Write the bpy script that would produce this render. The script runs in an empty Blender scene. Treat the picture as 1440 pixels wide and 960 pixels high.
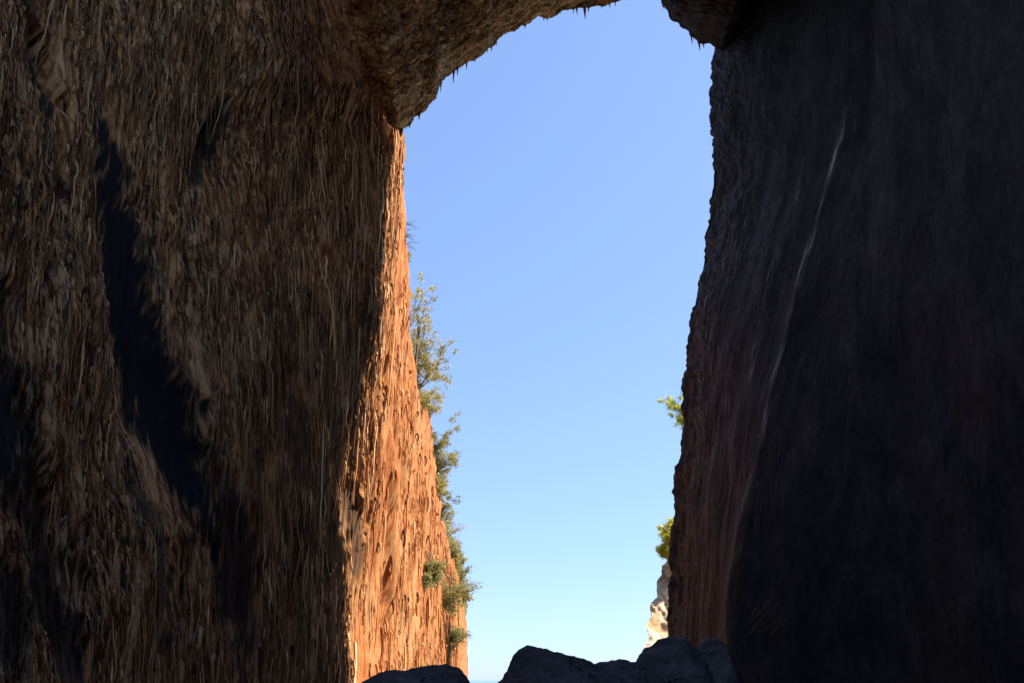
import bpy, math, random
import numpy as np
from mathutils import Vector, Matrix

R = math.radians
sc = bpy.context.scene
COL = sc.collection
PITCH = math.atan(476.0 / 1040.0)
CP, SP = math.cos(PITCH), math.sin(PITCH)


def at(px, py, Y):
    """point of the place, Y metres out to sea, seen at this spot of the photograph (used to survey real positions)"""
    u = (px - 720) / 1040.0
    v = (480 - py) / 1040.0
    h = CP - v * SP
    return Vector((u / h * Y, Y, (SP + v * CP) / h * Y))


def tag(o, label=None, cat=None, group=None, kind=None):
    if label: o['label'] = label
    if cat: o['category'] = cat
    if group: o['group'] = group
    if kind: o['kind'] = kind
    return o


# ------------------------------------------------------------------ noise
_rng = np.random.RandomState(7)
_perm = _rng.permutation(512).astype(np.int32)
_perm = np.concatenate([_perm, _perm, _perm])
_ang = _rng.rand(512) * 2 * np.pi
_GX, _GY = np.cos(_ang), np.sin(_ang)


def pn(x, y, seed=0):
    """2-D gradient noise, about -1..1"""
    x = np.asarray(x, float) + seed * 17.31
    y = np.asarray(y, float) + seed * 5.77
    xi = np.floor(x).astype(np.int64); yi = np.floor(y).astype(np.int64)
    xf = x - xi; yf = y - yi
    u = xf * xf * xf * (xf * (xf * 6 - 15) + 10)
    v = yf * yf * yf * (yf * (yf * 6 - 15) + 10)
    xa = xi & 511; xb = (xi + 1) & 511
    ya = yi & 511; yb = (yi + 1) & 511

    def g(a, b, dx, dy):
        k = _perm[_perm[a] + b]
        return _GX[k] * dx + _GY[k] * dy
    n00 = g(xa, ya, xf, yf); n10 = g(xb, ya, xf - 1, yf)
    n01 = g(xa, yb, xf, yf - 1); n11 = g(xb, yb, xf - 1, yf - 1)
    return 1.5 * ((n00 * (1 - u) + n10 * u) * (1 - v) + (n01 * (1 - u) + n11 * u) * v)


def ridge(x, y, seed=0):
    r = 1 - np.abs(pn(x, y, seed)) * 1.6
    return np.clip(r, -.6, 1) - .45


def sstep(a, b, x):
    t = np.clip((x - a) / (b - a), 0, 1)
    return t * t * (3 - 2 * t)


# ------------------------------------------------------------------ mesh helpers
def mesh_obj(name, verts, faces, mat, parent=None, smooth=True, nsides=4):
    me = bpy.data.meshes.new(name)
    verts = np.ascontiguousarray(verts, dtype=np.float32).reshape(-1, 3)
    faces = np.ascontiguousarray(faces, dtype=np.int32).reshape(-1, nsides)
    me.vertices.add(len(verts)); me.vertices.foreach_set('co', verts.ravel())
    me.loops.add(faces.size); me.loops.foreach_set('vertex_index', faces.ravel())
    me.polygons.add(len(faces))
    me.polygons.foreach_set('loop_start', np.arange(0, faces.size, nsides, dtype=np.int32))
    me.polygons.foreach_set('loop_total', np.full(len(faces), nsides, dtype=np.int32))
    me.polygons.foreach_set('use_smooth', np.full(len(faces), smooth, dtype=bool))
    me.update(calc_edges=True)
    me.materials.append(mat)
    o = bpy.data.objects.new(name, me)
    COL.objects.link(o)
    if parent: o.parent = parent
    return o


def grid_faces(nr, nc, flip=False):
    i = np.arange(nr - 1)[:, None] * nc + np.arange(nc - 1)[None, :]
    q = np.stack([i, i + 1, i + nc + 1, i + nc], -1)
    if flip: q = q[..., ::-1]
    return q.reshape(-1, 4)


def set_vec(o, a, c):
    v = np.zeros((a.size, 3), dtype=np.float32); v[:, 0] = a.ravel(); v[:, 2] = c.ravel()
    at_ = o.data.attributes.new('wallco', 'FLOAT_VECTOR', 'POINT'); at_.data.foreach_set('vector', v.ravel())


def grid_obj(name, X, Y, Z, mat, parent=None, flip=False):
    nr, nc = X.shape
    return mesh_obj(name, np.stack([X, Y, Z], -1), grid_faces(nr, nc, flip), mat, parent)


# ------------------------------------------------------------------ materials
WALLCO = []      # materials laid out along the rock face (distance along it, height) instead of in space


def nodes_of(name):
    m = bpy.data.materials.new(name); m.use_nodes = True
    nt = m.node_tree
    if name in ('ribbed_orange_rock', 'strand_brown_rock', 'dark_cave_rock'): WALLCO.append(nt)
    return m, nt, nt.nodes['Principled BSDF']


def nnoise(nt, scale, detail=6, rough=.6, stretch=(1, 1, 1), vec=None, dist=0):
    if vec is None:
        if nt in WALLCO:
            tc = nt.nodes.new('ShaderNodeAttribute'); tc.attribute_name = 'wallco'; vec = tc.outputs['Vector']
        else:
            tc = nt.nodes.new('ShaderNodeTexCoord'); vec = tc.outputs['Object']
    mp = nt.nodes.new('ShaderNodeMapping'); mp.inputs['Scale'].default_value = stretch
    nt.links.new(vec, mp.inputs['Vector'])
    n = nt.nodes.new('ShaderNodeTexNoise')
    n.inputs['Scale'].default_value = scale; n.inputs['Detail'].default_value = detail
    n.inputs['Roughness'].default_value = rough; n.inputs['Distortion'].default_value = dist
    nt.links.new(mp.outputs[0], n.inputs['Vector'])
    return n.outputs['Fac']


def nramp(nt, fac, stops):
    r = nt.nodes.new('ShaderNodeValToRGB')
    e = r.color_ramp.elements
    while len(e) < len(stops): e.new(.5)
    for k, (p, c) in enumerate(stops):
        e[k].position = p; e[k].color = (c[0], c[1], c[2], 1)
    nt.links.new(fac, r.inputs[0])
    return r.outputs[0]


def nmix(nt, fac, a, b, mode='MIX'):
    m = nt.nodes.new('ShaderNodeMix'); m.data_type = 'RGBA'; m.blend_type = mode
    if isinstance(fac, float): m.inputs[0].default_value = fac
    else: nt.links.new(fac, m.inputs[0])
    for s, k in ((a, 6), (b, 7)):
        if isinstance(s, tuple): m.inputs[k].default_value = (*s, 1)
        else: nt.links.new(s, m.inputs[k])
    return m.outputs[2]


def nbump(nt, p, h, strength, dist):
    b = nt.nodes.new('ShaderNodeBump')
    b.inputs['Strength'].default_value = strength; b.inputs['Distance'].default_value = dist
    nt.links.new(h, b.inputs['Height']); nt.links.new(b.outputs[0], p.inputs['Normal'])
    return b


def rock_material(name, cols, stain, rough, spec, stretch, bump=.8, bdist=.08, stainpos=(.52, .66), fine=6.0):
    m, nt, p = nodes_of(name)
    base = nramp(nt, nnoise(nt, .9, 8, .62, stretch, dist=.6), cols)
    st = nramp(nt, nnoise(nt, .28, 5, .55, stretch, dist=.8), [(stainpos[0], (0, 0, 0)), (stainpos[1], (1, 1, 1))])
    c = nmix(nt, st, base, stain)
    fn = nnoise(nt, fine, 7, .7, stretch)
    sp = nramp(nt, fn, [(.3, (.55, .55, .55)), (.7, (1.3, 1.3, 1.3))])
    c = nmix(nt, 1.0, c, sp, 'MULTIPLY')
    nt.links.new(c, p.inputs['Base Color'])
    p.inputs['Roughness'].default_value = rough
    p.inputs['Specular IOR Level'].default_value = spec
    nbump(nt, p, fn, bump, bdist)
    return m




def strands(nt, stretch):
    """pale flowstone strands and dark mineral stains, long down the rock"""
    a = nnoise(nt, 6.5, 6, .65, stretch, dist=.2)
    b = nnoise(nt, 1.25, 5, .6, stretch, dist=.5)
    c = nnoise(nt, .22, 4, .55, (1, 1, .4), dist=.6)
    m1 = nt.nodes.new('ShaderNodeMath'); m1.operation = 'MULTIPLY_ADD'; m1.inputs[1].default_value = .5
    nt.links.new(a, m1.inputs[0])
    m2 = nt.nodes.new('ShaderNodeMath'); m2.operation = 'MULTIPLY_ADD'; m2.inputs[1].default_value = .35
    nt.links.new(b, m2.inputs[0])
    m3 = nt.nodes.new('ShaderNodeMath'); m3.operation = 'MULTIPLY'; m3.inputs[1].default_value = .25
    nt.links.new(c, m3.inputs[0]); nt.links.new(m3.outputs[0], m2.inputs[2]); nt.links.new(m2.outputs[0], m1.inputs[2])
    return m1.outputs[0]


def hair_lines(nt, scale, stretch, width):
    """thin pale threads: where a stretched noise crosses its middle value, in patches"""
    n = nnoise(nt, scale, 3, .6, stretch, dist=.4)
    r = nramp(nt, n, [(.5 - width, (0, 0, 0)), (.5, (1, 1, 1)), (.5 + width, (0, 0, 0))])
    k = nramp(nt, nnoise(nt, scale * .35, 4, .65, (1, 1, .35)), [(.45, (.16, .16, .16)), (.58, (1, 1, 1))])
    return nmix(nt, 1.0, r, k, 'MULTIPLY')


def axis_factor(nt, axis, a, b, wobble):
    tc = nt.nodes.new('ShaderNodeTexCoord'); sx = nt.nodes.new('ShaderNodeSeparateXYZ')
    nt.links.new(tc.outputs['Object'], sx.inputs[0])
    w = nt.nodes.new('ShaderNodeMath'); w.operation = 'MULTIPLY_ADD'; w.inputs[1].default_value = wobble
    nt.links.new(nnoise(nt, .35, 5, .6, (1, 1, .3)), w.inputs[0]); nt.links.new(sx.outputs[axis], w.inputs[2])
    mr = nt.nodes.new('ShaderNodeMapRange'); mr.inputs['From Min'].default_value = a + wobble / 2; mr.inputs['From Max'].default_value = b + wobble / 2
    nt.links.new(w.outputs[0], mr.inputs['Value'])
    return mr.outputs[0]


INNER = [(.47, (.038, .016, .010)), (.54, (.165, .058, .022)), (.575, (.46, .18, .062)), (.615, (.82, .42, .17))]

M_CLIFF, nt, p = nodes_of('ribbed_orange_rock')
fs = strands(nt, (1, 1, .11))
inner = nramp(nt, fs, INNER)
inner = nmix(nt, hair_lines(nt, 4.2, (1, 1, .07), .04), inner, (.90, .53, .26))
inner = nmix(nt, hair_lines(nt, 2.3, (1, 1, .08), .03), inner, (.90, .55, .29))
inner = nmix(nt, hair_lines(nt, 1.1, (1, 1, .09), .02), inner, (.88, .52, .26))
outer_c = nramp(nt, fs, [(.42, (.14, .038, .014)), (.50, (.31, .095, .027)), (.55, (.44, .155, .045)), (.62, (.54, .26, .11))])
wet = nramp(nt, nnoise(nt, .16, 4, .55, (1, 1, .5), dist=.5), [(.5, (0, 0, 0)), (.62, (1, 1, 1))])
outer_c = nmix(nt, wet, outer_c, nmix(nt, .45, outer_c, (.42, .24, .10)))
c = nmix(nt, axis_factor(nt, 1, 47, 57, 8), inner, outer_c)
sa = nt.nodes.new('ShaderNodeAttribute'); sa.attribute_name = 'shade_band'
c = nmix(nt, sa.outputs['Fac'], c, (.016, .018, .023))  # near-black colour stands in for shade in the hollows
nt.links.new(c, p.inputs['Base Color'])
p.inputs['Roughness'].default_value = .9; p.inputs['Specular IOR Level'].default_value = .15
nbump(nt, p, nnoise(nt, 3.4, 9, .75, (1, 1, .14)), 1.0, .24)

M_VAULT, nt, p = nodes_of('strand_brown_rock')
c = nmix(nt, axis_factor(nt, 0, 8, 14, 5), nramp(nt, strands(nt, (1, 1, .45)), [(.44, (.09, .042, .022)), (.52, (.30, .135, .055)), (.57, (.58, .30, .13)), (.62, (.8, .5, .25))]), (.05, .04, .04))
nt.links.new(c, p.inputs['Base Color'])
p.inputs['Roughness'].default_value = .9; p.inputs['Specular IOR Level'].default_value = .15
nbump(nt, p, nnoise(nt, 3.0, 8, .72, (1, 1, .3)), 1.0, .18)

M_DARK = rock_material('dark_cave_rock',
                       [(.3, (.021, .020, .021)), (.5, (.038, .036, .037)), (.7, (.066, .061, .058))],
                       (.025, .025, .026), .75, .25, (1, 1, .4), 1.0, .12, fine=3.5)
nt = M_DARK.node_tree; p = nt.nodes['Principled BSDF']
at_ = nt.nodes.new('ShaderNodeAttribute'); at_.attribute_name = 'rib_light'
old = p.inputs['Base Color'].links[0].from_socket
nt.links.new(nmix(nt, at_.outputs['Fac'], old, (.82, .76, .70)), p.inputs['Base Color'])  # pale catch-light colour on the ridge ribs
M_BOULDER = rock_material('dark_boulder_rock',
                          [(.3, (.05, .053, .058)), (.5, (.085, .087, .09)), (.7, (.15, .145, .135))],
                          (.08, .08, .08), .6, .3, (1, 1, 1.6), .8, .05, fine=9.0)
M_PALE = rock_material('pale_limestone',
                       [(.3, (.38, .27, .15)), (.5, (.58, .47, .31)), (.7, (.68, .60, .45))],
                       (.42, .28, .13), .9, .15, (.5, .5, .25), 1.0, .3, fine=1.5)
M_SHORE, nt, p = nodes_of('floor_bounce_shore')
fn = nnoise(nt, 5, 6, .7)
c = nmix(nt, axis_factor(nt, 1, 40, 46, 4), nramp(nt, fn, [(.3, (.05, .048, .045)), (.7, (.11, .10, .09))]), nramp(nt, fn, [(.3, (.26, .24, .20)), (.7, (.44, .41, .36))]))  # pale outer part is unseen, added to bounce sunlight onto the wall
nt.links.new(c, p.inputs['Base Color']); p.inputs['Roughness'].default_value = .85
nbump(nt, p, fn, .8, .06)


def leaf_material(name, cols):
    m, nt, p = nodes_of(name)
    c = nramp(nt, nnoise(nt, 1.1, 3, .6), cols)
    nt.links.new(c, p.inputs['Base Color'])
    p.inputs['Roughness'].default_value = .6
    p.inputs['Specular IOR Level'].default_value = .25
    t = nt.nodes.new('ShaderNodeBsdfTranslucent')
    nt.links.new(c, t.inputs['Color'])
    mx = nt.nodes.new('ShaderNodeMixShader'); mx.inputs[0].default_value = .5
    nt.links.new(p.outputs[0], mx.inputs[1]); nt.links.new(t.outputs[0], mx.inputs[2])
    nt.links.new(mx.outputs[0], nt.nodes['Material Output'].inputs['Surface'])
    return m


L_OLIVE = leaf_material('olive_leaves', [(.3, (.22, .20, .06)), (.5, (.42, .36, .12)), (.7, (.60, .50, .20))])
L_GREEN = leaf_material('green_leaves', [(.3, (.18, .18, .06)), (.5, (.34, .31, .11)), (.7, (.50, .43, .18))])
L_LIME = leaf_material('lime_leaves', [(.3, (.32, .34, .03)), (.5, (.50, .48, .05)), (.7, (.62, .56, .10))])
M_BARK, _nt, _p = nodes_of('grey_bark')
_nt.links.new(nramp(_nt, nnoise(_nt, 3, 4), [(.3, (.10, .08, .06)), (.7, (.22, .18, .14))]), _p.inputs['Base Color'])
_p.inputs['Roughness'].default_value = .9

# ------------------------------------------------------------------ the left rock wall
# plan of the wall: straight sea cliff, a rounded corner at the mouth, then the wide chamber of the cave
XW = -10.5
plan = []
for k in range(29):
    f = R(2.5 * k); plan.append((-10.5 - 6.8 * (1 - math.cos(f)), 58 - 6.8 * math.sin(f)))
x_, y_ = plan[-1]
plan.append((x_ - 2.6, y_ - 1.0)); x_, y_ = plan[-1]
for k in range(1, 23):
    f0 = R(70 - 2.5 * (k - .5)); x_ -= 5 * R(2.5) * math.sin(f0); y_ -= 5 * R(2.5) * math.cos(f0); plan.append((x_, y_))
plan += [(-22.3, 40), (-23.8, 32), (-24.8, 24), (-25, 14), (-24, 0), (-22, -18)]
plan = np.array(plan[::-1] + [(-10.5, 62), (-10.5, 192)], float)
# round the plan a little and walk along it
st = np.r_[0, np.cumsum(np.hypot(*np.diff(plan, axis=0).T))]
sd = np.arange(0, st[-1], .1)
plx = np.interp(sd, st, plan[:, 0]); ply = np.interp(sd, st, plan[:, 1])
kr = np.hanning(33); kr /= kr.sum()
plx = np.convolve(np.pad(plx, 16, 'reflect', reflect_type='odd'), kr, 'valid'); ply = np.convolve(np.pad(ply, 16, 'reflect', reflect_type='odd'), kr, 'valid')
# L: distance along the wall, equal to Y on the sea cliff
PL = np.r_[0, np.cumsum(np.hypot(np.diff(plx), np.diff(ply)))]
PL = PL - np.interp(120, ply, PL) + 120
txp, typ = np.gradient(plx), np.gradient(ply)
tlp = np.hypot(txp, typ); pnx, pny = typ / tlp, -txp / tlp

HY = np.array([-60, 53.5, 55.2, 56.5, 61, 66, 71.5, 75, 79, 88, 91, 99, 110, 127, 141, 164, 179, 188, 192])
HZ = np.array([86, 86, 52, 48, 41.8, 36.6, 31, 29, 29.3, 30.6, 29.7, 27, 22, 20, 19.7, 15.8, 12.6, 6, -1.0])
AZL = plx / np.maximum(ply, 1)


def L_of(px, py):
    """where along the wall (L) and how high (Z) the survey sees this spot"""
    u = (px - 720) / 1040.; v = (480 - py) / 1040.; h = CP - v * SP
    m = ply > 22
    L = np.interp(u / h, AZL[m], PL[m]); Y = np.interp(L, PL, ply)
    return float(L), float((SP + v * CP) / h * Y)


def wall_large(L, Z):
    """broad hollows and bulges of the left wall"""
    ins = 1 - sstep(50, 62, L)
    d = (1.0 * pn(L / 8.0, Z / 26.0, 3) + .7 * pn(L / 3.6, Z / 14.0, 4)) * (.35 + .65 * ins)
    d *= .35 + .65 * sstep(-.5, 6, Z)

    def hollow(p0, p1, hw, depth):
        (l0, z0), (l1, z1) = L_of(*p0), L_of(*p1)
        t = np.clip((Z - z0) / (z1 - z0), -.25, 1.25)
        lc = l0 + (l1 - l0) * t + .25 * hw * pn(Z / 3.0, Z * 0, 5)
        wz = sstep(z0 - .12 * (z1 - z0), z0 + .2 * (z1 - z0), Z) * (1 - sstep(z1 - .2 * (z1 - z0), z1 + .12 * (z1 - z0), Z))
        k = np.clip(1 - ((L - lc) / hw) ** 2, 0, 1)
        return -depth * k ** .9 * wz
    d += hollow((275, 690), (205, 240), 3.6, .9)
    d += hollow((20, 620), (5, 340), 3.0, .8)
    d += hollow((90, 930), (70, 640), 2.0, .6)
    d += hollow((330, 240), (395, 110), 2.0, .8)
    d += hollow((335, 890), (335, 720), 1.8, .7)
    d += hollow((538, 860), (545, 620), 1.5, -1.0)
    d += hollow((505, 140), (505, 10), 1.5, 2.6)
    d += hollow((150, 130), (140, 20), 1.2, 1.5)
    d += hollow((410, 640), (395, 500), 1.2, 1.0)
    return d


def sl(L):
    """the drip curtains lean a little out towards the light on their way down"""
    return .17 * (1 - sstep(44, 58, L))


def wall_fine(L, S, dL, k=1.0, slant=0.0):
    """hanging curtains and ribs: long down the wall, narrow across it; dL is the mesh spacing"""
    y = L + .6 * pn(L / 6.0, S / 14.0, 11) + .10 * pn(L / 1.6, S / 3.5, 12) + .03 * pn(L / .5, S / .9, 15) + slant * S
    s = S + 1.0 * pn(L / .8, S / 8.0, 13)
    d = 0
    patch = .5 + .9 * sstep(-.5, .5, pn(L / 5.0, S / 9.0, 14))
    for wl, wz, amp, sdd in ((2.1, 26, .24, 21), (.95, 16, .24, 22), (.5, 9.0, .27, 23), (.27, 5.5, .27, 24), (.15, 3.2, .23, 25), (.09, 1.8, .13, 26)):
        a = amp * np.clip((wl / np.maximum(dL, 1e-4) - 1.8) / 1.4, 0, 1)
        d = d + a * (ridge(y / wl, s / wz, sdd) + .4 * pn(y / wl * 1.7, s / wz * 2.3, sdd + 40)) * (patch if wl < 2 else 1)
    d = d + .05 * pn(L / .9, S / 1.6, 61) * np.clip((.9 / dL - 1.5), 0, 1) + .03 * pn(L / .35, S / .6, 62) * np.clip((.35 / dL - 1.5), 0, 1)
    return d * k


NC = 1120
mvis = ply > 23
azs = np.linspace(AZL[mvis][0], -10.5 / 191.9, NC)
lvis = np.interp(azs, AZL[mvis], PL[mvis])
lcol = np.r_[np.linspace(PL[0], lvis[0], 60, endpoint=False), lvis]
ncap = 6
dLc = np.maximum(np.gradient(lcol), .02)
xc = np.interp(lcol, PL, plx); yc = np.interp(lcol, PL, ply); nxc = np.interp(lcol, PL, pnx); nyc = np.interp(lcol, PL, pny)
H = np.interp(yc, HY, HZ)
H = H + sstep(56, 61, yc) * (.5 * pn(yc / 3.1, yc * 0, 31) + .35 * pn(yc / .9, yc * 0, 32))
Ztop = np.minimum(H, 1.27 * np.maximum(yc, 12) + 2.0)
r0 = np.linspace(-4.5, -1.0, 8, endpoint=False)
ND = 920
rd = np.linspace(0, 1, ND)
nx = 40
Zr = [np.full_like(yc, z) for z in r0]
for t in rd: Zr.append(-1.0 + (Ztop + 1.0) * t)
for t in np.linspace(0, 1, nx + 1)[1:]: Zr.append(Ztop + (H - Ztop) * t + 1e-4 * t)
Zg = np.array(Zr)
Lg = np.broadcast_to(lcol, Zg.shape)
dLg = np.broadcast_to(dLc, Zg.shape)
large = wall_large(Lg, Zg)
outer = sstep(56, 66, Lg)
Ls_g = Lg + sl(Lg) * (Zg - 18)
fine = wall_fine(Ls_g, Zg, dLg, 1.0) * (1 - .5 * sstep(54, 66, Lg))
# painted shade: black colour in bands for the wall's unlit hollows, relief smoothed there
shade_band = np.zeros_like(Zg)
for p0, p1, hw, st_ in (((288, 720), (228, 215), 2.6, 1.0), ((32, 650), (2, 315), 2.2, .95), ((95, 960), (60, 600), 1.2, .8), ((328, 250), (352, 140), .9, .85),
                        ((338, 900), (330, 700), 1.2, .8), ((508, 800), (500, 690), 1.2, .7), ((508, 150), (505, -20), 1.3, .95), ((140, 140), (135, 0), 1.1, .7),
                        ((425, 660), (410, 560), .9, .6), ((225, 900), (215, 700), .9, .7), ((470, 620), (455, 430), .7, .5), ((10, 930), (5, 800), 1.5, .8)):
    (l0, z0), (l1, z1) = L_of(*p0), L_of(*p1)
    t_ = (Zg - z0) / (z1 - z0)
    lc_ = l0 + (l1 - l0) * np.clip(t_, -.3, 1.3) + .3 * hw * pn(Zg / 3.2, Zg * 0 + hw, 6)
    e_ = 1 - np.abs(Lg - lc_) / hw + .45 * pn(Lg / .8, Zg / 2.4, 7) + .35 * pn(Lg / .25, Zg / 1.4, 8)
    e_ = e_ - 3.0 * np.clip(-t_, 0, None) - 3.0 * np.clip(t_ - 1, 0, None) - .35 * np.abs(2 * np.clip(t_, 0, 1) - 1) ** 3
    shade_band = np.maximum(shade_band, st_ * sstep(-.25, .45, e_))
fine = fine * (1 - .72 * shade_band)
# the mesh is coarser along the sea cliff: ribs of the rock face at that scale
fine = fine + outer * (.35 * ridge(Lg / 5.0, Zg / 16.0, 71) + .30 * ridge(Lg / 2.6, Zg / 9.0, 72) * np.clip(2.6 / dLg - 1.5, 0, 1)
                       + .20 * ridge(Lg / 1.7, Zg / 4.0, 75) + .10 * pn(Lg / 1.6, Zg / 1.2, 74) + .05 * pn(Lg / 1.3, Zg / .5, 73))
flare = .18 * np.clip(.4 - Zg, 0, 3) ** 1.2 * (1 - .7 * outer)
edge = 1 - sstep(.96, 1.0, (Zg + 1) / (H + 1)) * outer * .6
lean = .12 * np.maximum(Zg, 0) * (1 - sstep(36, 52, Lg))       # the chamber widens upwards
off = large + fine * edge + flare - lean
fillet = np.minimum(.0165 * np.clip(Zg - 32, 0, None) ** 2, 5.0) * sstep(28, 45, Lg) * (1 - sstep(47.5, 51.5, Lg))
Xg = xc[None, :] + nxc[None, :] * off + fillet
Yg = yc[None, :] + nyc[None, :] * off + .1 * pn(Lg / .7, Zg / 3.5, 81) * np.clip(.7 / dLg - 1, 0, 1)
Zg2 = Zg - .45 * np.clip(fine, -1, 1) * (1 - outer * .6) * sstep(-1, 0, Zg) * (1 - sstep(H - 1.5, H - .2, Zg))
# top: the ground behind the crest falls away inland
bx, by, bz = [], [], []
for k, dx in enumerate((.25, .7, 1.5, 3, 6, 12, 25, 50)):
    bx.append(Xg[-1] - dx); by.append(Yg[-1])
    bz.append(Zg2[-1] - .25 * dx * (yc > 56) + .25 * min(dx, 4) * pn(yc / 1.7 + 9 * k, yc * 0, 33))
Xa = np.vstack([Xg, np.array(bx)]); Ya = np.vstack([Yg, np.array(by)]); Za = np.vstack([Zg2, np.array(bz)])
# the end of the headland turns inland
cx, cy, cz = [], [], []
for k in range(ncap):
    dx = (1, 3, 8, 16, 30, 50)[k]
    cx.append(Xa[:, -1] - dx); cy.append(Ya[:, -1] + 1.5 * min(dx, 4)); cz.append(Za[:, -1])
Xa = np.hstack([Xa, np.array(cx).T]); Ya = np.hstack([Ya, np.array(cy).T]); Za = np.hstack([Za, np.array(cz).T])
cliff = grid_obj('rock_cliff', Xa, Ya, Za, M_CLIFF, flip=False)
cl = np.r_[lcol, lcol[-1] + np.array([1, 3, 8, 16, 30, 50])]
ch = np.vstack([Zg, Zg[-1] + np.array([.25, .7, 1.5, 3, 6, 12, 25, 50])[:, None] * np.ones_like(lcol)])
ch = np.hstack([ch, np.repeat(ch[:, -1:], ncap, axis=1)])
set_vec(cliff, np.broadcast_to(cl, Xa.shape) + sl(np.broadcast_to(cl, Xa.shape)) * (ch - 18), ch)
sp_ = np.zeros(Xa.shape, dtype=np.float32); sp_[:shade_band.shape[0], :shade_band.shape[1]] = shade_band
al = cliff.data.attributes.new('shade_band', 'FLOAT', 'POINT'); al.data.foreach_set('value', sp_.ravel())
tag(cliff, 'tall ribbed brown rock wall running out of the cave into a sunlit orange cliff', 'cliff', kind='thing')


def tubes(name, P, rad, tone, mat, parent):
    """many thin tapering threads as one mesh: P is (n, k, 3) points along each, rad (n, k)"""
    n, k, _ = P.shape
    a = np.arange(3) * 2 * np.pi / 3
    ph = np.random.RandomState(9).rand(n) * 6.28
    cs = np.cos(a[None, :] + ph[:, None]); sn = np.sin(a[None, :] + ph[:, None])
    V = np.repeat(P[:, :, None, :], 3, axis=2)
    V[..., 0] += rad[:, :, None] * cs[:, None, :]; V[..., 1] += rad[:, :, None] * sn[:, None, :]
    base = (np.arange(n) * k * 3)[:, None, None]
    i = np.arange(k - 1)[None, :, None] * 3; j = np.arange(3)[None, None, :]; j2 = (j + 1) % 3
    F = np.stack([base + i + j, base + i + j2, base + i + 3 + j2, base + i + 3 + j], -1).reshape(-1, 4)
    o = mesh_obj(name, V.reshape(-1, 3), F, mat, parent)
    al_ = o.data.attributes.new('tone', 'FLOAT', 'POINT'); al_.data.foreach_set('value', np.repeat(tone, k * 3).astype(np.float32))
    return o


M_STRAND_ORANGE, nt, p = nodes_of('orange_cliff_strand')
ta = nt.nodes.new('ShaderNodeAttribute'); ta.attribute_name = 'tone'
nt.links.new(nramp(nt, ta.outputs['Fac'], [(0, (.18, .055, .02)), (.45, (.42, .145, .045)), (.8, (.54, .22, .07)), (1, (.62, .34, .15))]), p.inputs['Base Color'])
p.inputs['Roughness'].default_value = .85; p.inputs['Specular IOR Level'].default_value = .2
M_STRAND, nt, p = nodes_of('hanging_strand')
ta = nt.nodes.new('ShaderNodeAttribute'); ta.attribute_name = 'tone'
nt.links.new(nramp(nt, ta.outputs['Fac'], [(0, (.06, .026, .014)), (.42, (.30, .13, .052)), (.7, (.66, .33, .14)), (1, (.88, .56, .29))]), p.inputs['Base Color'])
p.inputs['Roughness'].default_value = .85; p.inputs['Specular IOR Level'].default_value = .2

rs = np.random.RandomState(44)
NT = 190000
ci = rs.randint(60, 60 + NC - 1, NT)
ri = 8 + rs.randint(10, ND - 1, NT)
Ls, Zs = Lg[ri, ci], Zg[ri, ci]
fs_ = fine[ri, ci]
pat = pn(Ls / 2.2, Zs / 6.0, 151) + .6 * pn(Ls / .8, Zs / 3.0, 152)
out_ = sstep(56, 62, Ls)
keep = (fs_ > -.05) & (rs.rand(NT) < np.clip(.22 + .46 * pat, .05, .66) * (1 - np.clip(1.7 * np.maximum(shade_band[ri, ci], np.maximum(shade_band[np.maximum(ri - 25, 0), ci], shade_band[np.maximum(ri - 60, 0), ci])), 0, 1))) & (Ls < 150) & (Zs < H[ci] - 2)
ci, ri, Ls, Zs, out_ = ci[keep], ri[keep], Ls[keep], Zs[keep], out_[keep]
n_ = len(ci); K = 6
ln = (.25 + 1.6 * rs.rand(n_) ** 2 + 5.0 * rs.rand(n_) ** 9) * (1 - .4 * out_) * (.6 + .02 * Ls)
th = (.016 + .065 * rs.rand(n_) ** 3) * (.55 + yc[ci] / 70) * (1 + .3 * out_)
tpos = np.linspace(0, 1, K)
o0 = off[ri, ci] + .03
Pst = np.empty((n_, K, 3))
sw = rs.normal(0, .035, (n_, K)).cumsum(1) * ln[:, None]
hang = np.minimum(1, tpos)[None, :]
lift = (.10 + .12 * rs.rand(n_))[:, None] * np.sin(np.pi * np.clip(hang * .9 + .05, 0, 1))
bow = lift
o_ = o0[:, None] + bow
Zst = Zg2[ri, ci][:, None] - ln[:, None] * tpos[None, :]
fl = fillet[ri, ci][:, None]
dl_ = sl(Ls)[:, None] * ln[:, None] * tpos[None, :] + sw * .7
Pst[..., 0] = xc[ci][:, None] + nxc[ci][:, None] * o_ + fl - nyc[ci][:, None] * dl_
Pst[..., 1] = yc[ci][:, None] + nyc[ci][:, None] * o_ + nxc[ci][:, None] * dl_
Pst[..., 2] = Zst
rad = th[:, None] * np.array([1.0, 1.15, 1.0, .8, .55, .2])[None, :]
tone = np.clip(.52 + .30 * rs.normal(size=n_) + .28 * pn(Ls / 1.2, Zs / 4, 153), 0, 1)
m_ = Ls > 54 + 3 * rs.rand(n_)
tag(tubes('hanging_strands', Pst[~m_], rad[~m_], tone[~m_], M_STRAND, cliff), kind='stuff')
m2 = m_ & (rs.rand(n_) < .38)
tag(tubes('cliff_strands', Pst[m2], rad[m2] * .85, tone[m2], M_STRAND_ORANGE, cliff), kind='stuff')


def wall_x(Y, Z):
    Y = np.array([float(Y)]); Z = np.array([float(Z)])
    return float(XW + wall_large(Y, Z)[0])


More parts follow.
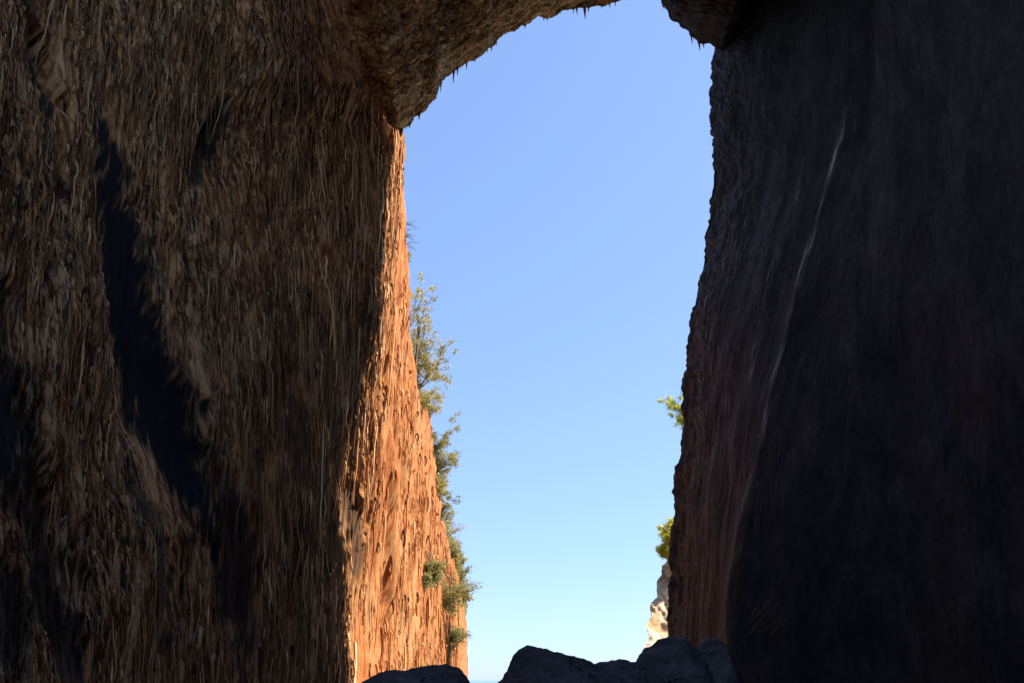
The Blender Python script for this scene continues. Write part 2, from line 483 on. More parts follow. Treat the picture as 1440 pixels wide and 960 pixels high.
# ------------------------------------------------------------------ the vault over the mouth
RIM = [(563, 187), (577, 181), (590, 166), (612, 139), (622, 121), (640, 97), (668, 80), (692, 62), (720, 42), (760, 27), (800, 13), (832, 5), (866, 1),
       (890, -14), (912, -12), (930, 6), (942, 27), (958, 36), (975, 51), (988, 57), (1003, 62), (1018, 66), (1036, 45), (1060, -20), (1330, -90)]
PV = np.array([(-34, 95), (-24, 92), (-18, 86), (-15.4, 74), (-14.6, 62), (-13.9, 54), (-13.0, 49), (-11.4, 45.6)] + [(q.x, q.z) for q in (at(a, b, 51.2) for a, b in RIM)], float)
seg = np.r_[0, np.cumsum(np.hypot(*np.diff(PV, axis=0).T))]
NS = 620
VAULT_Y0 = 33.0    # unseen roof gap inland of this, added so the sky brightens the cave
s_a = seg[4]; s_b = seg[7 + 22]                       # the stretch of the arch one can see
sv = np.r_[np.linspace(0, s_a, 30, endpoint=False), np.linspace(s_a, s_b, 640, endpoint=False), np.linspace(s_b, seg[-1], 40)]
pvx = np.interp(sv, seg, PV[:, 0]); pvz = np.interp(sv, seg, PV[:, 1])
ker = np.ones(7) / 7
pvx = np.convolve(np.pad(pvx, 3, 'edge'), ker, 'valid'); pvz = np.convolve(np.pad(pvz, 3, 'edge'), ker, 'valid')
tx, tz = np.gradient(pvx), np.gradient(pvz)
tl = np.hypot(tx, tz); nxv, nzv = tz / tl, -tx / tl           # into the cave: down
tY = np.r_[np.linspace(VAULT_Y0, 28, 40, endpoint=False), np.linspace(28, 51.2, 380)]
rim_y = 51.2
lip = np.array([(.2, .15), (.2, .5), (0, 1.2), (-.4, 2.2), (-1.2, 4), (-3, 8), (-7, 16), (-12, 28)])
S, T = np.meshgrid(sv, tY)
PX = np.broadcast_to(pvx, S.shape); PZ = np.broadcast_to(pvz, S.shape)
FV = 1 + .1 * np.clip((PX + 10) / 28, 0, 1)      # the rim runs a little out to sea towards the right wall
PX = PX * FV; PZ = PZ * FV; TV = T * FV
NX_ = np.broadcast_to(nxv, S.shape); NZ_ = np.broadcast_to(nzv, S.shape)
dvy = np.full_like(S, .07)
dv = .8 * pn(S / 7, T / 7, 91) + .45 * pn(S / 2.6, T / 2.2, 92)
dv += wall_fine(T + .35 * S, S * 2.6 + 40, dvy, .95)
dv += .3 * pn(S / .9, T / .7, 93) + .16 * ridge(S / .5 + T / .6, T / .4, 97)
nearrim = sstep(44, 51.2, T)
dv = dv * (1 - .6 * nearrim)
# the ceiling rises a little behind the rim, towards the inside of the cave
rise = .06 * (51.2 - T) - .9 * np.exp(-((T - 50.2) / 1.6) ** 2) * 0
dv = dv - np.clip(rise, 0, 4) * .5
VX = PX + NX_ * dv; VY = TV.copy(); VZ = PZ + NZ_ * dv
rows = [(VX, VY, VZ)]
lx, ly, lz = [], [], []
for (dy, up) in lip:
    wob = .5 * pn(sv / 2.0, sv * 0 + up, 94)
    lx.append(VX[-1] + 0 * nxv); ly.append(VY[-1] + dy * .6 + wob * min(1, up) * .6); lz.append(VZ[-1] + up)
VX = np.vstack([VX, lx]); VY = np.vstack([VY, ly]); VZ = np.vstack([VZ, lz])
# the rim line wanders in depth
wr = (.8 * pn(sv / 4.0, sv * 0, 95) + .4 * pn(sv / 1.3, sv * 0, 96))
VY = VY + np.r_[sstep(40, 51, tY), np.ones(len(lip))][:, None] * wr[None, :]
vault = bpy.data.objects.new('cave_vault', None); COL.objects.link(vault); vault.location = (2, 50, 50)
tag(vault, 'brown rock arch curving over the top of the cave mouth, hung with small stalactites', 'rock arch', kind='thing')
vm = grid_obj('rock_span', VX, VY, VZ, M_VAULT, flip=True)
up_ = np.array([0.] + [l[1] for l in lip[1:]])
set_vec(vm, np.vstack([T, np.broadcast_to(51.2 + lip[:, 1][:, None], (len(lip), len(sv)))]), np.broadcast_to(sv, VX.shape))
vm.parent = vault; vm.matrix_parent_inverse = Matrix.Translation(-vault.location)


rs = np.random.RandomState(45)
n_ = 5200
ti = rs.randint(60, 420, n_); si = rs.randint(30, 670, n_)
keep = pn(sv[si] / 1.5, tY[ti] / 1.2, 161) > -.25
ti, si = ti[keep], si[keep]; n_ = len(ti)
ln = .25 + 1.0 * rs.rand(n_) ** 3; K = 5
ln = ln * np.where(ti > 405, .7, 1)
Pv = np.empty((n_, K, 3)); tp = np.linspace(0, 1, K)
Pv[..., 0] = VX[ti, si][:, None] + rs.normal(0, .03, (n_, K)).cumsum(1)
Pv[..., 1] = VY[ti, si][:, None] + rs.normal(0, .03, (n_, K)).cumsum(1)
Pv[..., 2] = VZ[ti, si][:, None] + .1 - ln[:, None] * tp[None, :]
rad = (.02 + .045 * rs.rand(n_) ** 2)[:, None] * np.array([1.4, 1.1, .8, .5, .15])[None, :]
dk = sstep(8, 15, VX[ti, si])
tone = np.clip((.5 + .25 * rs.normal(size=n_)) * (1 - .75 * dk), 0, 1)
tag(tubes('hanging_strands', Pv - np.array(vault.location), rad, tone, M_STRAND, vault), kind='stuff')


def cone_mesh(L, r, rnd):
    n = 7; rings = 8
    vs, fs = [], []
    ox = oy = 0
    for k in range(rings + 1):
        t = k / rings
        rr = r * (1 - t) ** .8 * (1 + .25 * rnd.uniform(-1, 1)) + .012
        if k == 0: rr *= 1.9
        ox += rnd.uniform(-.03, .03) * L * .3; oy += rnd.uniform(-.03, .03) * L * .3
        for j in range(n):
            a = 2 * math.pi * j / n
            vs.append((ox + rr * math.cos(a), oy + rr * math.sin(a), .5 - (L + .5) * t))
    for k in range(rings):
        for j in range(n):
            j2 = (j + 1) % n
            fs.append((k * n + j, k * n + n + j, k * n + n + j2, k * n + j2))
    return vs, fs


rnd = random.Random(5)
# rim points by position along the arch (x across the mouth) and hanging length
for x, L, r in ((-9.8, .5, .12), (-7.6, .4, .09), (-5.0, .8, .1), (-3.4, .4, .09), (-.6, .35, .08), (4.6, .4, .09), (5.8, .6, .08), (7.4, .8, .12), (13.2, .35, .1), (15.9, .5, .09), (17.1, .6, .08), (-9.6, .9, .22), (-8.9, .5, .16), (-8.2, .7, .15), (-6.4, 1.3, .13), (-5.3, 1.6, .14), (-4.2, .9, .11), (-2.3, .5, .1), (-1.9, .6, .1),
                (1.2, .5, .16), (3.0, .45, .13), (6.2, 1.0, .1), (7.0, 1.6, .18), (8.6, .5, .14), (9.4, .6, .12), (9.9, .7, .1),
                (14.9, .4, .12), (16.9, 1.2, .1), (17.5, 1.3, .17), (17.9, .7, .11)):
    k = int(np.argmin(np.abs(VX[418] - x * (1 + .1 * min(1, max(0, (x + 10) / 28)))) + 100 * ((sv > s_b) | (pvx < -11.2))))
    vs, fs = cone_mesh(L, r, rnd)
    row = 418
    o = mesh_obj('stalactite', vs, fs, M_VAULT)
    o.location = Vector((float(VX[row, k]), float(VY[row, k]), float(VZ[row, k]))) - vault.location
    o.parent = vault

# ------------------------------------------------------------------ the right wall (rock pillar) and the lowered end of the cave
EZ = np.array([-5, 2.6, 6.3, 10.8, 15.6, 22.5, 31, 37, 50, 75]); EX = np.array([8.7, 9.2, 9.7, 10.4, 11.3, 12.6, 14.7, 15.8, 17.5, 18.5])
RZ = np.array([-5, 1.7, 8, 17.5, 25, 33, 50, 75]); RX = np.array([10.1, 10.7, 12.2, 15.5, 18.6, 22.0, 26, 28])
zr = np.r_[np.linspace(-5, 68, 760), np.linspace(68, 140, 50)[1:]]
ex = np.interp(zr, EZ, EX); rx = np.interp(zr, RZ, RX)
PSC = 1.25
ex = PSC * np.interp(zr / PSC, EZ, EX); rx = PSC * np.interp(zr / PSC, RZ, RX)
k9 = np.ones(25) / 25
ex = np.convolve(np.pad(ex, 12, 'edge'), k9, 'valid'); rx = np.convolve(np.pad(rx, 12, 'edge'), k9, 'valid')
one = np.ones_like(zr)
# plan of the wall at each height: outer face, mouth edge, inner ridge, side chamber, back of the cave
PTS = [(ex + 80, 36 * one), (ex + 28, 52 * one), (ex + 7, 58.2 * one), (ex + 1.5, 60.0 * one), (ex, 59.5 * one), (ex + .4, 57.8 * one), (ex * .72 + rx * .28, 54.8 * one),
       (ex * .22 + rx * .78, 50.2 * one), (rx, 48.3 * one), (rx + 1.5, 47.4 * one), (rx * .55 + 14.4, 43.8 * one), (rx * .4 + 22.5, 37.5 * one), (rx * .3 + 27.5, 27 * one), (32 * one, 8 * one), (24 * one, -8 * one), (8 * one, -18 * one), (-26 * one, -18.5 * one)]
tk = np.array([0, 4, 7, 8, 8.5, 9.0, 10, 11, 11.5, 12.0, 13, 15, 17, 18, 19, 20, 21.])
tt = np.r_[np.linspace(0, 7, 12, endpoint=False), np.linspace(7, 13, 420, endpoint=False), np.linspace(13, 17, 240, endpoint=False), np.linspace(17, 21, 50)]
WX = np.empty((len(zr), len(tt))); WY = np.empty_like(WX)
for i in range(len(zr)):
    WX[i] = np.interp(tt, tk, [p[0][i] for p in PTS]); WY[i] = np.interp(tt, tk, [p[1][i] for p in PTS])
kk = np.ones(9) / 9
for A in (WX, WY):
    P = np.pad(A, ((0, 0), (4, 4)), 'edge')
    A[:] = sum(P[:, j:j + A.shape[1]] for j in range(9)) / 9
WZ = np.broadcast_to(zr[:, None], WX.shape).copy()
dxt = np.gradient(WX, axis=1); dyt = np.gradient(WY, axis=1)
ll = np.hypot(dxt, dyt) + 1e-6
nX, nY = dyt / ll, -dxt / ll                                   # towards the inside of the cave
arc = np.cumsum(ll, axis=1)
arc = np.broadcast_to(arc.mean(0), WX.shape)
dar = np.gradient(arc, axis=1)
dd = .55 * pn(arc / 6, WZ / 16, 101) + .3 * pn(arc / 2.4, WZ / 6, 102)
tz_ = np.broadcast_to(tt, WX.shape)
nearE = np.exp(-((tz_ - 8.6) / 1.4) ** 2)
for wl, wz, amp, sd in ((1.6, 12, .07, 103), (.7, 4, .045, 104), (.32, 1.4, .045, 105), (.15, .6, .03, 106)):
    dd += amp * ridge((arc + .2 * pn(arc / 3, WZ / 12, 110)) / wl, WZ / wz, sd) * np.clip(wl / dar - 1.5, 0, 1)
dd += nearE * (.30 * pn(arc / 1.3, WZ / 2.2, 107) + .20 * pn(arc / .6, WZ / .9, 108) + .12 * pn(arc / .3, WZ / .4, 109))
# ribs of flowstone along the inner ridge
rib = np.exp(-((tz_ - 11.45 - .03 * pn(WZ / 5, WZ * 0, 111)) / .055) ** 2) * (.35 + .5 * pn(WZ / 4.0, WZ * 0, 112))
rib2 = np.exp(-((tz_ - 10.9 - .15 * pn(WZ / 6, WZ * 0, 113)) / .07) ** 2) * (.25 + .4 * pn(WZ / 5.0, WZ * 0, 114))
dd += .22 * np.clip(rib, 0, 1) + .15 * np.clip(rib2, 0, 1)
rib_glint = np.clip(rib * 1.5 - .1, 0, 1) * (.12 + .88 * sstep(-.1, .5, pn(arc / .1, WZ / 3.5, 115)))  # the ridge's catch-light, painted in as pale streaks
rib_glint += .55 * np.clip(rib2 * 1.6 - .15, 0, 1) * (sstep(0, .6, pn(arc / .1, WZ / 2.0, 116)))
rib_glint += .25 * sstep(.45, .8, pn(arc / .16, WZ / 3.5, 117)) * np.exp(-((tz_ - 9.6) / .9) ** 2)
rib_glint = np.clip(rib_glint * (1 - sstep(38, 46, WZ)) * sstep(8, 15, WZ), 0, 1)
WX = WX + nX * dd; WY = WY + nY * dd
low = sstep(18.6, 19.6, tz_)
WZ = WZ * (1 - low) + low * (-5 + (WZ + 5) * .22)  # unseen back end cut low, an added opening for skylight
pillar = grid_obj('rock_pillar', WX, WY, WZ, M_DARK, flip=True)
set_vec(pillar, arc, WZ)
at_l = pillar.data.attributes.new('rib_light', 'FLOAT', 'POINT'); at_l.data.foreach_set('value', np.ascontiguousarray(rib_glint, dtype=np.float32).ravel())
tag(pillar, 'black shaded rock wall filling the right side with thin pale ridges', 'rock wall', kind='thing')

# ------------------------------------------------------------------ far headland beyond the right wall
hx = np.linspace(11, 60, 330)
hz = np.interp(hx, [11, 15, 16, 18.9, 22.2, 26, 32, 36, 60], [-6, -1, 4, 9.5, 15.5, 22, 31, 38, 42])
hz = hz + .8 * pn(hx / 1.7, hx * 0, 121) + .4 * pn(hx / .6, hx * 0, 122)
tr = np.linspace(0, 1, 150)
HXg = np.broadcast_to(hx, (150, 330)).copy(); TT = np.broadcast_to(tr[:, None], HXg.shape)
HZg = -6 + (hz[None, :] + 6) * TT
hd = 1.4 * pn(HXg / 5, HZg / 9, 123) + .8 * ridge(HXg / 2.0, HZg / 6, 124) + .45 * pn(HXg / .9, HZg / 1.4, 125) + .25 * pn(HXg / .5, HZg / .5, 126)
HYg = 84 + 1.3 * (HZg + 6) + .05 * (HXg - 16) - hd
HXg = HXg + .5 * pn(HZg / 1.5, HXg / 3, 127)
bk = [(HXg[-1] + dx * .2, HYg[-1] + dx, HZg[-1] - .1 * dx) for dx in (1, 4, 12, 40, 90)]
HXg = np.vstack([HXg] + [b[0] for b in bk]); HYg = np.vstack([HYg] + [b[1] for b in bk]); HZg = np.vstack([HZg] + [b[2] for b in bk])
head = grid_obj('rocky_headland', HXg, HYg, HZg, M_PALE)
tag(head, 'pale sunlit limestone headland peeping out from behind the dark right wall', 'headland', kind='thing')

# ------------------------------------------------------------------ shore and sea
gx = np.linspace(-34, 44, 240); gy = np.linspace(-20, 86, 260)
GXX, GYY = np.meshgrid(gx, gy)
GZ = -2.6 + .35 * pn(GXX / 3, GYY / 3, 131) + .15 * pn(GXX / .9, GYY / .9, 132) - 3.0 * sstep(56, 82, GYY)
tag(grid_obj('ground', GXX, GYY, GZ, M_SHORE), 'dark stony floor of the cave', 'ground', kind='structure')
m, nt, p = nodes_of('sea_water')
p.inputs['Base Color'].default_value = (.02, .16, .22, 1); p.inputs['Roughness'].default_value = .12
p.inputs['IOR'].default_value = 1.33
nbump(nt, p, nnoise(nt, .35, 5, .6), .35, .5)
vs = [(-30000, -200, -4.2), (30000, -200, -4.2), (30000, 40000, -4.2), (-30000, 40000, -4.2)]
tag(mesh_obj('sea', vs, [(0, 1, 2, 3)], m), 'strip of pale blue sea at the horizon', 'sea', kind='structure')


# ------------------------------------------------------------------ boulders
def boulder(prof, Y, depth, seed, label, zb=-3.2):
    """a broken block: hull of its surveyed outline and of random corners in front and behind, then weathered"""
    import bmesh
    pts = [at(a, b, Y) for a, b in prof]
    xs = np.array([q.x for q in pts]); zs = np.array([q.z for q in pts])
    cx = (xs[0] + xs[-1]) / 2; hw = (xs[-1] - xs[0]) / 2
    rs = np.random.RandomState(seed)
    bm = bmesh.new()
    for q in pts:
        bm.verts.new((q.x, Y + rs.uniform(-.12, .12) * depth, q.z))
    for _ in range(30):
        a = rs.uniform(-1, 1); d = rs.choice([-1, 1]) * rs.uniform(.35, 1)
        k = math.sqrt(max(0, 1 - d * d * .75))
        X = cx + hw * a * (.5 + .5 * k)
        top = float(np.interp(X, xs, zs))
        zz = zb + (top - zb) * (rs.uniform(.35, .93) * k + .05)
        bm.verts.new((X, Y + depth * d, zz))
    for x in (xs[0] - .2, xs[-1] + .2):
        for d in (-.8, .8): bm.verts.new((x, Y + depth * d, zb))
    r = bmesh.ops.convex_hull(bm, input=bm.verts[:])
    bmesh.ops.delete(bm, geom=list({g for g in r['geom_interior'] + r['geom_unused'] if isinstance(g, bmesh.types.BMVert)}), context='VERTS')
    bmesh.ops.bevel(bm, geom=bm.edges[:], offset=.05, segments=2, profile=.6, affect='EDGES', clamp_overlap=True)
    bmesh.ops.triangulate(bm, faces=bm.faces[:])
    for _ in range(7):
        ed = [e for e in bm.edges if e.calc_length() > .09]
        if not ed or len(bm.verts) > 60000: break
        bmesh.ops.subdivide_edges(bm, edges=ed, cuts=1)
        bmesh.ops.triangulate(bm, faces=[f for f in bm.faces if len(f.verts) > 3])
    bm.normal_update()
    co = np.array([v.co[:] for v in bm.verts]); no = np.array([v.normal[:] for v in bm.verts])
    d = .07 * pn(co[:, 0] / .8 + seed, co[:, 2] / .6 + co[:, 1] / .9, 141) + .035 * ridge(co[:, 0] / .35 + co[:, 1] / .5, co[:, 2] / .22, 142) + .018 * pn(co[:, 0] / .09, co[:, 2] / .08 + co[:, 1] / .1, 143)
    co = co + no * d[:, None]
    loc = np.array([cx, Y, zb])
    bm.verts.index_update()
    f = [[v.index for v in q.verts] for q in bm.faces]
    bm.free()
    o = mesh_obj('boulder', co - loc, f, M_BOULDER, nsides=3)
    o.location = loc
    return tag(o, label, 'boulder', 'boulders on the cave floor', 'thing')


boulder([(496, 966), (515, 955), (552, 942), (590, 938), (628, 935), (646, 938), (658, 948), (668, 966)], 21, 1.5, 1,
        'low flat-topped black boulder at the foot of the orange sunlit cliff')
boulder([(698, 966), (712, 942), (726, 922), (740, 907), (752, 911), (772, 911), (795, 920), (822, 931), (846, 938), (876, 950), (905, 966)], 19, 1.4, 2,
        'dark boulder with a peaked crest rising from the horizon at mid cave mouth')
boulder([(800, 966), (826, 936), (845, 928), (872, 925), (900, 930), (925, 945), (940, 966)], 21.5, 1.4, 3,
        'low rounded dark boulder between the peaked boulder and the big domed boulder')
boulder([(890, 955), (896, 928), (908, 910), (925, 899), (942, 893), (958, 896), (975, 905), (992, 925), (1004, 955)], 23, 1.3, 4,
        'big domed black boulder standing in front of the pale headland')
boulder([(962, 962), (974, 930), (982, 908), (994, 898), (1010, 896), (1022, 903), (1034, 930), (1046, 962)], 24.5, 1.1, 5,
        'black boulder with a pale chipped top beside the big domed boulder')
boulder([(925, 966), (938, 955), (952, 950), (968, 953), (982, 966)], 17, .5, 7,
        'small dark stone lying in front of the big domed boulder')


# ------------------------------------------------------------------ shrubs
def shrub(name, base, h, spread, lean, nst, leaf, lmat, seed, label, cat, group, dens=1.0, droop=0.0, bare=0.0):
    rnd = random.Random(seed)
    root = bpy.data.objects.new(name, None); COL.objects.link(root); root.location = base
    tag(root, label, cat, group, 'thing')
    tv, tf, lv, lf = [], [], [], []
    ld = Vector(lean)
    wide = min(1.0, 1.6 * spread / h)

    def tube(a, b, ra, rb):
        d = (b - a)
        if d.length < 1e-5: return
        q = d.to_track_quat('Z', 'Y'); n0 = len(tv)
        for (c, r) in ((a, ra), (b, rb)):
            for j in range(4):
                w = q @ Vector((r * math.cos(j * math.pi / 2), r * math.sin(j * math.pi / 2), 0)); tv.append(c + w)
        for j in range(4):
            j2 = (j + 1) % 4; tf.append((n0 + j, n0 + j2, n0 + 4 + j2, n0 + 4 + j))

    def leaves(c, rad, n):
        for _ in range(n):
            p_ = c + Vector((rnd.gauss(0, 1), rnd.gauss(0, 1), rnd.gauss(0, .75))) * rad * .55
            L = leaf * rnd.uniform(.6, 1.4); W = L * rnd.uniform(.35, .6)
            a = Vector((rnd.uniform(-1, 1), rnd.uniform(-1, 1), rnd.uniform(-.7, .9) - droop)).normalized()
            b = a.cross(Vector((rnd.uniform(-1, 1), rnd.uniform(-1, 1), rnd.uniform(-1, 1)))).normalized()
            n0 = len(lv)
            lv.extend([p_, p_ + a * L * .5 + b * W * .5, p_ + a * L, p_ + a * L * .5 - b * W * .5]); lf.append((n0, n0 + 1, n0 + 2, n0 + 3))

    def grow(a, d, L, r, lev):
        nseg = 4
        for k in range(nseg):
            d = (d + Vector((rnd.gauss(0, .2), rnd.gauss(0, .2), rnd.gauss(.05, .15) - droop * .25))).normalized()
            b = a + d * (L / nseg)
            tube(a, b, r, r * .8); r *= .8; a = b
            if lev < 2 and k >= 1:
                for _ in range(2 if lev == 0 else 1):
                    nd = (d + Vector((rnd.gauss(0, .7) * wide, rnd.gauss(0, .7), rnd.gauss(.1, .5)))).normalized()
                    grow(a, nd, L * rnd.uniform(.3, .5), r * .6, lev + 1)
            if lev >= 1 and k >= 2 and rnd.random() > bare: leaves(a, spread * .2, int(rnd.uniform(5, 12) * dens))
        if rnd.random() > bare: leaves(a, spread * .22, int(rnd.uniform(9, 18) * dens))
    for i in range(nst):
        d = (ld + Vector((rnd.gauss(0, .35) * spread / h, rnd.gauss(0, .35) * spread / h, 0))).normalized()
        s = Vector((rnd.gauss(0, .12), rnd.gauss(0, .25), 0)) * spread * .5
        grow(s - Vector((0, 0, .5)), d, h * rnd.uniform(.55, .95), .022 * h * rnd.uniform(.6, 1.1), 0)
    mesh_obj('stem', tv, tf, M_BARK, root)
    mesh_obj('foliage', lv, lf, lmat, root, smooth=False)
    return root


def crest(Y):
    h_ = float(np.interp(Y, HY, HZ))
    return Vector((wall_x(Y, h_) + .3, Y, h_))


CG = 'shrubs along the crest of the sunlit cliff'
for (Y, h, sp, lean, nst, leaf, mat, dens, bare, label, dx, dz) in (
        (63.5, 2.2, .8, (.15, 0, 1), 6, .20, L_GREEN, 1.0, .0, 'narrow green tuft high on the edge of the sunlit cliff, topmost of the crest plants', -.2, -1.8),
        (67.5, 1.6, .7, (.15, 0, 1), 5, .18, L_GREEN, .8, .1, 'small dark tuft on the cliff edge just under the topmost green tuft', -.2, -1.2),
        (75.0, 10.2, 1.2, (.0, 0, 1), 9, .26, L_OLIVE, 1.2, .05, 'tallest airy yellow-olive tree on the cliff crest, standing above all the other shrubs', -.5, -1.5),
        (77.5, 6.6, 2.2, (.08, 0, 1), 9, .25, L_OLIVE, 1.5, .1, 'broad pale olive bush around the foot of the tallest airy tree', -.3, -1.5),
        (82.0, 4.2, 2.2, (.20, 0, 1), 9, .25, L_OLIVE, 1.5, .1, 'olive bush spilling over the rock under the tall airy tree', -.2, -2),
        (87.0, 2.0, 1.6, (.35, 0, 1), 6, .22, L_OLIVE, .5, .5, 'thin dry twigs on the bare rock notch of the crest', .2, -.5),
        (94.5, 5.0, 1.7, (.10, 0, 1), 9, .26, L_GREEN, 1.5, .1, 'mid green bush halfway down the cliff crest, below the bare rock notch', -.2, -2),
        (100.0, 4.6, 1.8, (.12, 0, 1), 8, .26, L_GREEN, 1.2, .15, 'second mid green bush down from the bare notch, a little paler than its neighbour', -.2, -1.5),
        (104.5, 4.0, 1.7, (.12, 0, 1), 7, .26, L_OLIVE, 1.1, .15, 'thin yellowish bush under the two mid green bushes on the crest', -.2, -1.5),
        (110.0, 5.0, 2.0, (.12, 0, 1), 9, .28, L_GREEN, 1.5, .05, 'darkest bush of the crest with a jutting top, under the thin yellowish bush', -.2, -2),
        (117.0, 4.6, 2.2, (.22, 0, 1), 9, .26, L_OLIVE, .6, .5, 'nearly bare twiggy shrub leaning out from the crest over the sky', -.2, -1.5),
        (124.0, 4.6, 2.2, (.25, 0, 1), 9, .26, L_OLIVE, .5, .55, 'second twiggy half-bare shrub, lower down the crest than the first', -.2, -1.5),
        (132.0, 4.0, 2.4, (.10, 0, 1), 9, .32, L_GREEN, 1.2, .1, 'low bush below the twiggy shrubs near the lower crest', -.3, -1.5),
        (141.0, 4.0, 2.6, (.10, 0, 1), 9, .34, L_OLIVE, 1.2, .1, 'brownish low bush on the lower crest beside the wide olive creeper', -.3, -1.5),
        (152.0, 4.0, 2.6, (.08, 0, 1), 9, .36, L_GREEN, 1.1, .1, 'rounded green-brown bush on the lower crest above the far end of the cliff', -.3, -1.8),
        (163.0, 3.4, 2.6, (.08, 0, 1), 8, .36, L_OLIVE, 1.0, .15, 'last but one bush down the crest, close above the lowest one', -.3, -1.5),
        (173.0, 3.0, 2.4, (.08, 0, 1), 8, .38, L_OLIVE, 1.0, .15, 'lowest bush on the crest, at the far end of the orange cliff', -.3, -1.2)):
    b = crest(Y); b.x += dx - (1.6 if 74 < Y < 84 else .8); b.z += dz
    shrub('shrub', b, h, sp, lean, nst, leaf, mat, int(Y * 10), label, 'shrub', CG, dens * .9, 0, bare)
FG = 'creeping shrubs on the face of the sunlit cliff'
for (px, py, h, sp, lean, mat, nst, droop, label) in (
        (598, 768, 3.2, 2.2, (.25, .2, -1), L_GREEN, 7, .5, 'small olive green creeper on the orange rock face, well left of the crest'),
        (622, 800, 5.0, 4.4, (.2, .5, -1), L_GREEN, 10, .6, 'wide olive creeper covering the orange face under the lower crest'),
        (630, 868, 4.0, 3.4, (.2, .3, -1), L_GREEN, 9, .5, 'small green creeper near the bottom of the orange face')):
    u = (px - 720) / 1040.; v = (480 - py) / 1040.; hh = CP - v * SP
    Y = XW / (u / hh)
    b = at(px, py, Y); b.x = wall_x(Y, b.z) + .1
    shrub('creeper', b, h, sp, lean, nst, .3, mat, int(px), label, 'creeper', FG, 1.0, droop, .1)
RG = 'small trees on the pale headland'
for (px, py, Y, h, sp, mat, label) in (
        (1009, 655, 134, 13.0, 2.6, L_LIME, 'upper yellow-green tree showing past the edge of the dark right wall'),
        (969, 818, 109, 7.6, 2.2, L_LIME, 'lower bright green tree just above the pale headland')):
    b = at(px, py, Y)
    shrub('small_tree', b, h, sp, (-.03, 0, 1), 20, .34, mat, int(py), label, 'tree', RG, 3.5, 0, 0)

# dead roots sticking out of the edge of the cliff under the arch
rv, rf = [], []
rnd = random.Random(3)
rb = crest(61.5)
root = bpy.data.objects.new('dry_root_tuft', None); COL.objects.link(root); root.location = rb
tag(root, 'dry brown roots curling out of the cliff edge below the arch', 'roots', kind='thing')
for _ in range(14):
    rv, rf = [], []
    a = Vector((rnd.uniform(-.6, .2), rnd.uniform(-.6, .6), rnd.uniform(-3, .4)))
    d = Vector((1, rnd.uniform(-.5, .3), rnd.uniform(-.3, .5))).normalized()
    r = .05
    q = None
    for k in range(7):
        if k == 0 or k < 7:
            q = d.to_track_quat('Z', 'Y')
            for j in range(4): rv.append(a + q @ Vector((r * math.cos(j * 1.571), r * math.sin(j * 1.571), 0)))
        a = a + d * rnd.uniform(.1, .3); r *= .8
        d = (d + Vector((rnd.gauss(0, .25), rnd.gauss(0, .25), rnd.gauss(-.1, .3)))).normalized()
    for k in range(6):
        for j in range(4): rf.append((k * 4 + j, k * 4 + (j + 1) % 4, k * 4 + 4 + (j + 1) % 4, k * 4 + 4 + j))
    mesh_obj('root_strand', rv, rf, M_BARK, root)

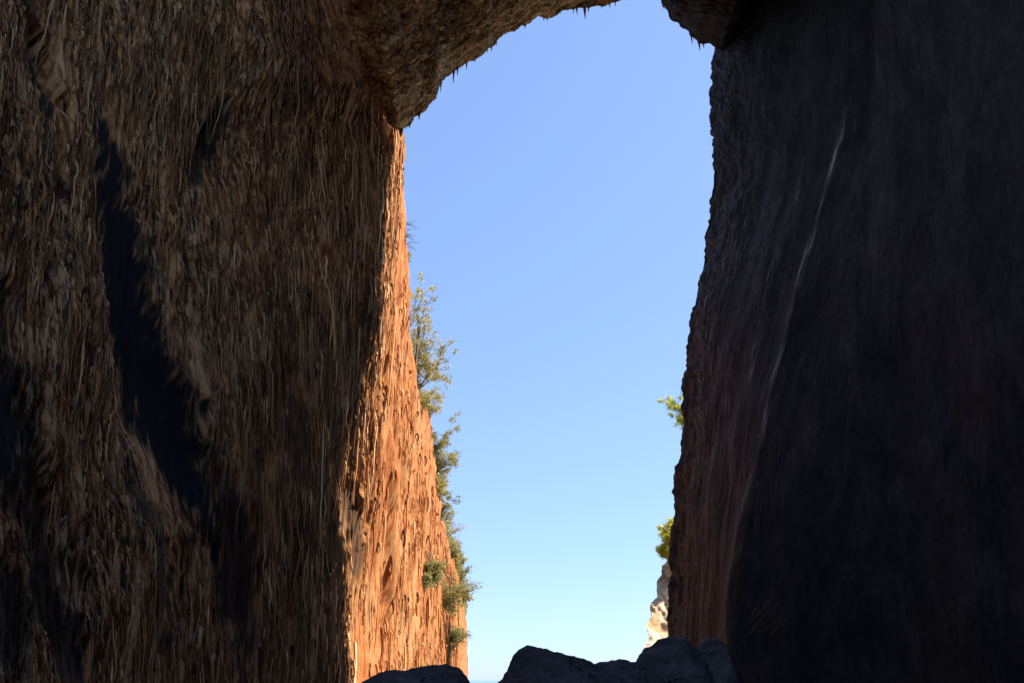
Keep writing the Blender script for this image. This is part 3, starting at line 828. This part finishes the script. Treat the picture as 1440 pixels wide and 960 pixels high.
# dry stems at the foot of the right wall
rb = at(1060, 880, 46.0)
root = bpy.data.objects.new('dead_plant', None); COL.objects.link(root); root.location = rb
tag(root, 'pale dry stems fanning out faintly at the foot of the black right wall', 'dead plant', kind='thing')
rs = np.random.RandomState(12)
for k in range(40):
    a0 = np.array([rs.uniform(-.3, 1.6), rs.uniform(-.5, .4), rs.uniform(-.6, 1.2)])
    d0 = np.array([rs.uniform(.6, 1.1), rs.uniform(-.3, .3), rs.uniform(.4, 1.1)])
    tt_ = np.linspace(0, 1, 6)[None, :, None] * rs.uniform(.3, 1.2)
    Pd = a0[None, None, :] + d0[None, None, :] * tt_ + np.array([0, 0, .25])[None, None, :] * tt_ ** 2 * rs.uniform(-1, .5)
    tubes('stem', Pd, np.array([[.022, .021, .019, .016, .011, .005]]), np.array([.5]), M_BARK, root)

# ------------------------------------------------------------------ light, sky, camera
SUN_EL, SUN_AZ = 44.0, 79.8          # azimuth clockwise from the view out to sea: right and a little behind
el, az = R(SUN_EL), R(SUN_AZ)
sdir = Vector((math.sin(az) * math.cos(el), math.cos(az) * math.cos(el), math.sin(el)))
sun = bpy.data.lights.new('sun', 'SUN'); sun.energy = 4.2; sun.angle = R(.53); sun.color = (1, .93, .82)
so = bpy.data.objects.new('sun', sun); COL.objects.link(so)
so.rotation_euler = (-sdir).to_track_quat('-Z', 'Y').to_euler(); so.location = sdir * 200
w = bpy.data.worlds.new('World'); sc.world = w; w.use_nodes = True
wn = w.node_tree
sky = wn.nodes.new('ShaderNodeTexSky'); sky.sky_type = 'NISHITA'; sky.sun_disc = False
sky.sun_elevation = el; sky.sun_rotation = az
sky.air_density = 1.0; sky.dust_density = .3; sky.ozone_density = 2.5
gm = wn.nodes.new('ShaderNodeGamma'); gm.inputs[1].default_value = .53
wn.links.new(sky.outputs[0], gm.inputs[0])
tn = wn.nodes.new('ShaderNodeMix'); tn.data_type = 'RGBA'; tn.blend_type = 'MULTIPLY'; tn.inputs[0].default_value = 1
wn.links.new(gm.outputs[0], tn.inputs[6]); tn.inputs[7].default_value = (.72, .90, 1.26, 1)
wn.links.new(tn.outputs[2], wn.nodes['Background'].inputs[0])
wn.nodes['Background'].inputs[1].default_value = .15

cam = bpy.data.cameras.new('camera'); cam.sensor_width = 36; cam.lens = 26; cam.clip_end = 100000; cam.clip_start = .05
co = bpy.data.objects.new('camera', cam); COL.objects.link(co)
co.rotation_euler = (math.pi / 2 + PITCH, 0, 0)
sc.camera = co
sc.view_settings.view_transform = 'Standard'; sc.view_settings.look = 'None'
sc.view_settings.exposure = 1.5; sc.view_settings.gamma = 1
sc.render.engine = 'CYCLES'
sc.cycles.max_bounces = 8; sc.cycles.diffuse_bounces = 6
sc.cycles.use_denoising = True
